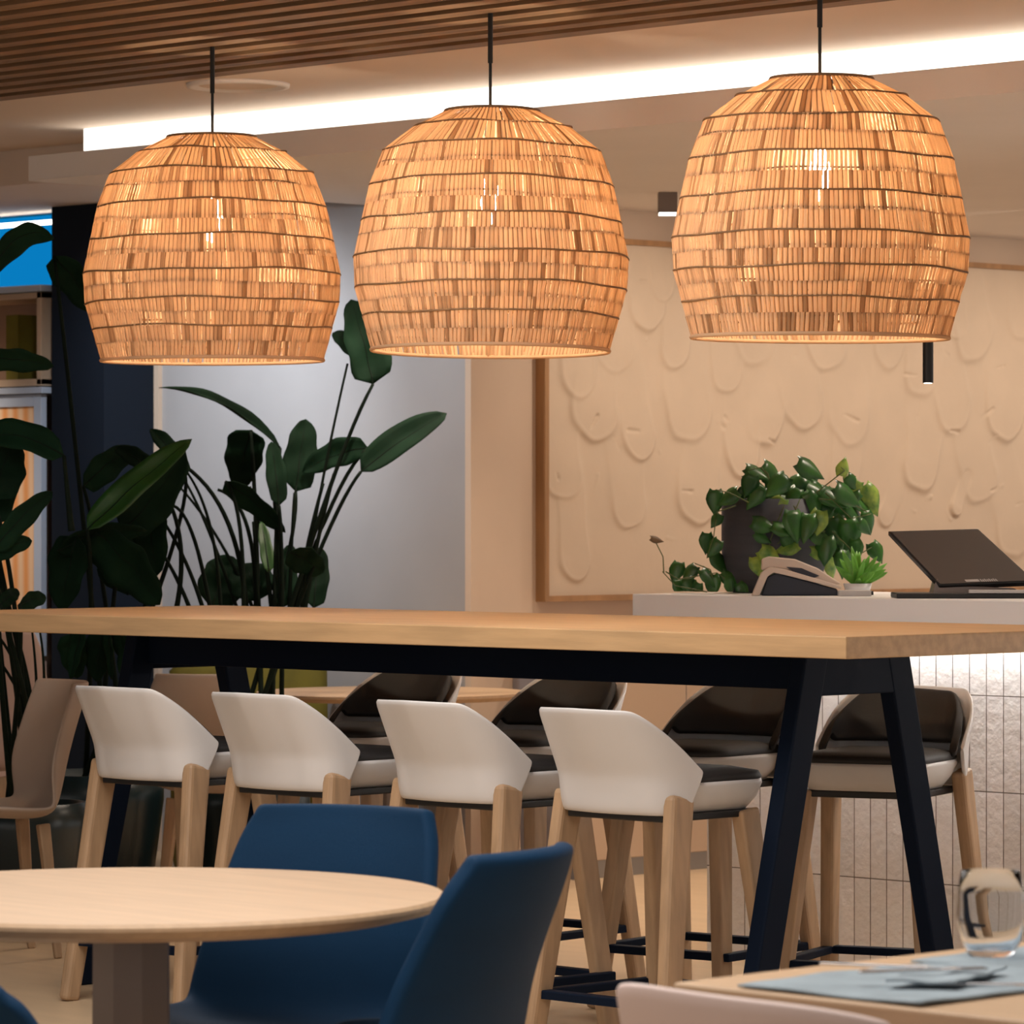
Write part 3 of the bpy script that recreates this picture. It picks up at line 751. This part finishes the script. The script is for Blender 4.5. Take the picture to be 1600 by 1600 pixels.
lv = [(1168, 730, 34, 0.4), (1195, 728, 44, .8), (1250, 722, 42, .5), (1228, 745, 40, 2.4), (1175, 745, 34, 1.9), (1150, 768, 34, 2.6), (1118, 768, 34, 1.6), (1125, 805, 22, 2.2),
      (1258, 775, 46, 1.2), (1285, 765, 44, .5), (1310, 760, 46, .6), (1328, 790, 40, .9), (1315, 742, 26, 5.0), (1325, 745, 26, .9), (1350, 762, 44, 1.1), (1300, 785, 46, .3),
      (1240, 800, 44, 1.4), (1222, 780, 34, 2.2), (1262, 805, 40, 1.8), (1300, 812, 46, 1.3), (1325, 815, 44, 1.4), (1355, 800, 30, 1.3), (1362, 850, 30, 1.1), (1290, 840, 40, 1.7),
      (1310, 850, 38, 1.4), (1270, 832, 34, .4), (1178, 815, 34, .3), (1182, 832, 28, .5), (1210, 820, 34, .3), (1270, 860, 30, .2), (1245, 850, 34, 2.9), (1320, 862, 38, 1.6),
      (1190, 860, 34, .6), (1180, 872, 30, 1.2), (1105, 835, 28, 1.6), (1122, 845, 28, 2.2), (1118, 865, 34, 1.0), (1060, 880, 30, 1.9), (1085, 885, 28, 2.3), (1100, 890, 34, .8),
      (1075, 905, 30, 1.2), (1112, 900, 32, 1.6), (1130, 895, 28, .7), (1090, 912, 26, 1.9), (1140, 905, 26, 1.3), (1155, 912, 24, 1.0), (1060, 908, 26, 1.3),
      (1205, 755, 32, 1.0), (1270, 742, 34, 2.2), (1240, 765, 34, 2.5), (1335, 775, 36, .7), (1345, 815, 26, .8), (1280, 800, 40, 1.9), (1335, 845, 30, 1.5), (1228, 838, 30, 1.0),
      (1215, 770, 40, 1.0), (1188, 762, 36, 2.2), (1266, 760, 40, .9), (1292, 790, 38, 2.0), (1300, 872, 34, 1.4)]
for x, y, s, a in lv:
    D = 13.12 if 1130 < x < 1300 and y > 790 else 13.25 + rnd.uniform(-.12, .12)
    add_leaf(x, y, D, s * 1.0, a)
for i in range(26):
    x = rnd.gauss(1240, 45); y = rnd.gauss(772, 14); add_leaf(x, y, 13.3 + rnd.uniform(-.12, .1), rnd.uniform(24, 38), rnd.uniform(.2, 2.9))
for mb in (fol['pothos'], fol['pothos2']): mb.v = [(x, y, max(z, .006)) for x, y, z in mb.v]
fol['pothos'].build('foliage', M['pothos'], t, smooth=True, solid=.0012)
o = fol['pothos2'].build('foliage', M['pothos2'], t, smooth=True, solid=.0012); o['label'] = 'yellow-green variegated leaves'
for pl in [[(1220, 775), (1190, 730), (1170, 735)], [(1170, 785), (1140, 770), (1118, 765)], [(1150, 790), (1120, 800), (1115, 840), (1105, 870)], [(1275, 770), (1320, 735), (1314, 730)],
           [(1290, 770), (1330, 810), (1362, 803)], [(1300, 830), (1340, 868), (1362, 855)], [(1225, 790), (1205, 840), (1200, 865)], [(1240, 790), (1260, 830), (1290, 830)],
           [(1105, 925), (1055, 915), (1035, 893)], [(1037, 895), (1036, 870), (1022, 842)], [(1040, 893), (1060, 905), (1120, 895), (1150, 915)], [(1280, 780), (1320, 780), (1355, 800)],
           [(1205, 760), (1200, 740), (1195, 735)], [(1250, 780), (1225, 840), (1215, 850)], [(1120, 925), (1110, 890), (1085, 880)]]:
    pts = [wp(x, y, 13.15) - op for x, y in pl]
    q = []
    for i in range(len(pts) - 1): q += [pts[i].lerp(pts[i + 1], f) for f in (0, .33, .66)]
    q.append(pts[-1]); vn.tube(q, .0022, 5, .0016)
vn.v = [(x, y, max(z, .003)) for x, y, z in vn.v]
vn.build('vine', M['vine'], t, smooth=True)
db = MB().grid(heart(wp(1018, 840, 13.15) - op, RGT + Vector((0, 0, -.2)), 18 * 13.15 / F, cam + Vector((0, 0, 1)))); o = db.build('dry_leaf', M['dry'], t, smooth=True, solid=.001); o['label'] = 'small dry brown leaf at the end of a vine'
# small bright plant behind the phone
ob = frame_at(1340, 13.0, CT)
t = thing('potted_plant', 'small bright green spiky plant in white pot beside the phone', 'plant', ob)
MB().lathe([(.001, 0), (.035, 0), (.045, .035), (.040, .035), (.001, .03)], 32).build('pot', M['quartz'], t, smooth=True)
m = MB()
for i in range(34):
    a = rnd.uniform(0, 2 * PI); e = rnd.uniform(.3, 1.4); L = rnd.uniform(.06, .125)
    d = Vector((math.cos(a) * math.cos(e), math.sin(a) * math.cos(e), math.sin(e)))
    b_ = Vector((0, 0, .03)); m.grid(leafmesh(b_, b_ + d * L, .026, -.0, rnd.uniform(-.6, .6), .2, n=7, wn=5, wave=.0))
m.build('foliage', M['fern'], t, smooth=True, solid=.001)

# ------------------------------------------------------------------ desk phone
op = frame_at(1248, 12.88, CT); SC = 12.88 / F
t = thing('desk_phone', 'ivory and navy desk telephone in front of the trailing pothos', 'telephone', op, PI / 4)
def P(px, py): return ((px - 1248) * SC, -(py - 929) * SC)   # local x, z
def prism(pts, y0, y1):
    n = len(pts); m = MB(); m.hull([(x, y0, z) for x, z in pts], [(x, y1, z) for x, z in pts]); return m
wedge = [P(1188, 929), P(1196, 900), P(1212, 893), P(1305, 918), P(1310, 929)]
prism(wedge, -.06, .06).build('body', M['phone_b'], t, bevel=.004)
arc = [P(1172, 929), P(1187, 893), P(1200, 884), P(1225, 888), P(1312, 914), P(1312, 919), P(1225, 897), P(1206, 893), P(1197, 899), P(1184, 929)]
prism(arc, -.085, -.055).build('cradle', M['phone_w'], t, bevel=.003)
hs = [P(1189, 872), P(1200, 868), P(1240, 872), P(1275, 886), P(1312, 910), P(1300, 915), P(1262, 903), P(1232, 889), P(1205, 886), P(1188, 890)]
prism(hs, -.065, -.02).build('handset', M['phone_w'], t, bevel=.006)
prism([P(1226, 884), P(1250, 886), P(1278, 898), P(1270, 901), P(1240, 894)], -.068, -.060).build('handset_grip', M['phone_b'], t, bevel=.001)
box('keypad', (.0, .07, -.05, .04, .020, .026), M['lightgrey'], t, .002, rot=(0, .26, 0), loc=(-.02, 0, .018))
t2 = thing('card_holder', 'small grey box with dark end beside the telephone', 'box', frame_at(1335, 12.76, CT), PI / 4)
box('tray', (-.05, .05, -.03, .03, 0, .018), M['lightgrey'], t2, .003); box('end_cap', (.05, .056, -.03, .03, .004, .016), M['black'], t2, .001)

# ------------------------------------------------------------------ tablet terminal
op = frame_at(1500, 12.45, CT); SC = 12.45 / F
t = thing('tablet_terminal', 'dark tablet terminal tilted back on a black stand on the counter', 'tablet', op, PI / 4)
def Q(px, py, y): return ((px - 1500) * SC, y, (937 - py) * SC)
m = MB(); f4 = [(1398, 830), (1533, 828), (1612, 909), (1470, 914)]
top_y, bot_y = .10, -.03
fr_ = [Q(1392, 832, top_y), Q(1534, 828, top_y), Q(1617, 911, bot_y), Q(1466, 917, bot_y)]
bk_ = [(x + .002, y + .02, z - .014) for x, y, z in fr_]
MB().hull(fr_[::-1], bk_[::-1]).build('bezel', M['black'], t, bevel=.004)
def inset(ps, k, off):
    c = Vector((sum(p[0] for p in ps), sum(p[1] for p in ps), sum(p[2] for p in ps))) / 4
    return [c + (Vector(p) - c) * k + Vector((0, -off, off * .5)) for p in ps]
sc_ = MB(); ii = inset(fr_, .955, .0022); jj = inset(fr_, .955, .0008); sc_.hull(ii[::-1], jj[::-1]); scr = sc_.build('screen', M['screen'], t)
def onscr(u, v):  # u right, v down
    a = Vector(fr_[0]).lerp(Vector(fr_[1]), u); b = Vector(fr_[3]).lerp(Vector(fr_[2]), u); return a.lerp(b, v) + Vector((0, -.0032, .0018))
lg = MB()
for u0, u1, v0, v1 in [(.30, .44, .925, .965)] + [(.455 + .022 * i, .468 + .022 * i, .925 + (.008 if i % 2 else 0), .97) for i in range(8)]:
    lg.hull([onscr(u0, v0), onscr(u0, v1), onscr(u1, v1), onscr(u1, v0)], [p + Vector((0, -.0004, .0002)) for p in (onscr(u0, v0), onscr(u0, v1), onscr(u1, v1), onscr(u1, v0))])
lg.build('logo', M['lightgrey'], scr)
box('base', (-.195, .30, -.06, .14, 0.0, .016), M['black'], t, .004)
prism([(-.085, .012), (-.072, .060), (-.03, .04), (.16, .03), (.20, .012)], -.02, .09).build('stand', M['taupe'], t, bevel=.004)
box('card_slot', (.02, .26, -.062, -.045, .016, .026), M['lightgrey'], t, .002)

# ------------------------------------------------------------------ foreground dining table at right
tz = .75; c0 = wp(1050, 1535, 5.75)
t = thing('dining_table', 'oak dining table corner in the lower right foreground', 'table', (c0.x, c0.y, 0))
box('tabletop', (0, 1.5, 0, .95, tz - .032, tz), M['wood_light'], t, .006)
for sx in (.08, 1.42):
    for sy in (.08, .87): box('leg', (sx - .03, sx + .03, sy - .03, sy + .03, 0, tz - .032), M['leg_wood'], t, .004)
# cloth placemats
def cloth(name, lab, c, hx, hy, rot, group=None, fold=0, h=.004, mat='napkin', z=tz):
    rows = []; rn = random.Random(int(c[0] * 100) % 97)
    n = 26
    for j in range(n):
        row = []
        for i in range(n):
            u = -1 + 2 * i / (n - 1); v = -1 + 2 * j / (n - 1)
            row.append((u * hx, v * hy, h + h * .5 * math.sin(4 * u + 3 * v) + h * .3 * math.sin(9 * v - 3 * u)))
        rows.append(row)
    m = MB().grid(rows); o = m.build(name, M[mat], None, smooth=True, loc=(c[0], c[1], z), rot=(0, 0, rot))
    s = o.modifiers.new('s', 'SOLIDIFY'); s.thickness = .003; s.offset = 1
    return tag(o, lab, 'cloth' if name == 'placemat' else 'napkin', group)
c = wp(1455, 1535, 5.72); cloth('placemat', 'blue-grey cloth placemat on the oak table by the pink chair', (c.x, c.y), .16, .22, 0, h=.003)
c = wp(1620, 1512, 5.95); cloth('placemat', 'blue-grey cloth placemat under the water glass at right', (c.x + .02, c.y + .10), .17, .20, 0, h=.003)
c = wp(1480, 1540, 5.70); cloth('napkin', 'folded blue-grey napkin lying on the nearer placemat', (c.x, c.y), .05, .11, .35, h=.003, z=tz + .013)
# cutlery
def cutlery(name, lab, c, rot, kind):
    m = MB(); z = .004
    m.bar((0, -.10, z), (0, .02, z), .014, .004, .007, .003)
    if kind == 'fork':
        m.bar((0, .02, z), (0, .045, z), .008, .003, .024, .003)
        for k in (-.009, -.003, .003, .009): m.bar((k, .045, z), (k, .085, z), .003, .002)
    else: m.bar((0, .02, z), (0, .11, z), .018, .003, .008, .002)
    o = m.build(name, M['steel'], None, bevel=.001, loc=(c[0], c[1], tz + .021 if kind == 'fork' else tz + .008), rot=(0, 0, rot))
    return tag(o, lab, 'cutlery')
c = wp(1450, 1543, 5.68); cutlery('fork', 'steel fork resting on the folded napkin', (c.x, c.y), -.5, 'fork')
c = wp(1560, 1560, 5.62); cutlery('knife', 'steel table knife beside the folded napkin', (c.x, c.y), -.9, 'knife')
c = wp(1390, 1522, 5.85); cutlery('spoon', 'steel teaspoon near the left edge of the placemat', (c.x, c.y), -1.1, 'knife')
# tumbler
c = wp(1548, 1500, 6.02)
g = MB().lathe([(.001, 0), (.032, 0), (.043, .02), (.050, .055), (.048, .09), (.043, .122), (.0415, .122), (.0465, .09), (.048, .055), (.041, .022), (.030, .010), (.001, .009)], 48).build('water_glass', M['glass'], None, smooth=True, loc=(c.x, c.y, tz + .009))
tag(g, 'clear stemless water glass on the blue-grey cloth at the right edge', 'glass')
# blush chair in front of it
def shell_chair(label, loc, rz):
    t = thing('dining_chair', label, 'chair', loc, rz)
    rows = []
    for j in range(10):
        v = j / 9; row = []
        for i in range(31):
            s = -1 + 2 * i / 30; q = abs(s)
            z = .44 + (.352 - .018 * q ** 4) * v
            row.append((s * (.262 - .02 * (1 - v)), -.21 + .07 * q ** 2.5 - .06 * v, z))
        rows.append(row)
    MB().grid(rows).build('backrest', M['pink_shell'], t, smooth=True, solid=.012, sub=1)
    loft([rrect(.20, .20, .08, .41), rrect(.225, .215, .08, .43), rrect(.225, .215, .08, .45), rrect(.19, .18, .07, .445)]).build('seat', M['pink_shell'], t, smooth=True)
    for sx in (-1, 1):
        for sy in (-1, 1): MB().bar((sx * .17, sy * .16, .42), (sx * .21, sy * .20, 0), .03, .03, .024, .024).build('leg', M['leg_wood'], t, bevel=.004)
M['pink_shell'] = pbr('blush_shell', (.66, .52, .48), .5)
p = wp(1165, 1560, 5.42)
shell_chair('pale blush plastic chair back in the lower right foreground', (p.x + .10, p.y + .12, 0), -.10)

# ------------------------------------------------------------------ lights
def area(name, loc, size, power, col, rot=(0, 0, 0), size_y=None):
    l = bpy.data.lights.new(name, 'AREA'); l.energy = power; l.color = col; l.size = size
    if size_y: l.shape = 'RECTANGLE'; l.size_y = size_y
    o = bpy.data.objects.new(name, l); C.objects.link(o); o.location = loc; o.rotation_euler = rot; return o
def spot(name, loc, target, power, col, ang=1.2, blend=.8, rad=.05):
    l = bpy.data.lights.new(name, 'SPOT'); l.energy = power; l.color = col; l.spot_size = ang; l.spot_blend = blend; l.shadow_soft_size = rad
    o = bpy.data.objects.new(name, l); C.objects.link(o); o.location = loc
    o.rotation_euler = (Vector(target) - Vector(loc)).to_track_quat('-Z', 'Y').to_euler(); return o
WARM = (1, .83, .67); NEUT = (1, .93, .86)
area('fill_front', (-4.6, 4.2, 2.78), 2.6, 82, NEUT)  # added fill over the foreground, no fitting in the slats
area('fill_mid', (-7.6, 6.1, 2.78), 1.8, 62, NEUT)  # second added fill, brightens the high table from above
# soffit downlights over counter and art wall
for x in (-10.6, -9.4, -8.2, -7.0):
    spot('soffit_spot', (x, 10.6, 2.58), (x, 10.4, 0), 60, WARM, 1.9, .9)
for y in (11.9, 13.1, 14.3, 15.5):
    spot('wall_spot', (-10.25, y, 2.57), (WA, y, 1.4), 40, WARM, 2.0, 1.)
spot('fill_spot', (-10.6, 9.9, 2.57), (-10.7, 10.2, 0), 45, WARM, 1.8, .9)  # added spot, brightens the floor behind the table for bounce
spot('fill_spot', (-14.2, 10.0, 2.6), (-14.5, 10.8, 1.0), 70, WARM, 1.5, .9)  # added spot, brightens the shelf and its striped panel
for x in (-12.9, -12.1): spot('wall_spot', (x + .6, 9.95, 2.60), (x + .2, WB, 1.75), 95, (.88, .94, 1.), 1.5, 1.)  # added cool spots to brighten the grey wall, no fittings there
spot('fill_spot', (-11.5, 9.6, 2.58), (-11.4, 11.15, .6), 40, WARM, 1.5, 1.)  # added warm spot for the lower grey wall
w = bpy.data.worlds.new('w'); bpy.context.scene.world = w; w.use_nodes = True
w.node_tree.nodes['Background'].inputs[0].default_value = (1, .92, .86, 1); w.node_tree.nodes['Background'].inputs[1].default_value = .62

# ------------------------------------------------------------------ camera
cd = bpy.data.cameras.new('camera'); co = bpy.data.objects.new('camera', cd); C.objects.link(co)
co.location = (0, 0, H); co.rotation_euler = (PI / 2, 0, PI / 4)
cd.sensor_width = 36; cd.sensor_fit = 'HORIZONTAL'; cd.lens = 36 * F / 1600; cd.clip_start = .1; cd.clip_end = 60
cd.dof.use_dof = True; cd.dof.focus_distance = 10.9; cd.dof.aperture_fstop = 11
s = bpy.context.scene; s.camera = co
s.view_settings.view_transform = 'Standard'; s.view_settings.look = 'None'; s.view_settings.exposure = .25; s.view_settings.gamma = 1
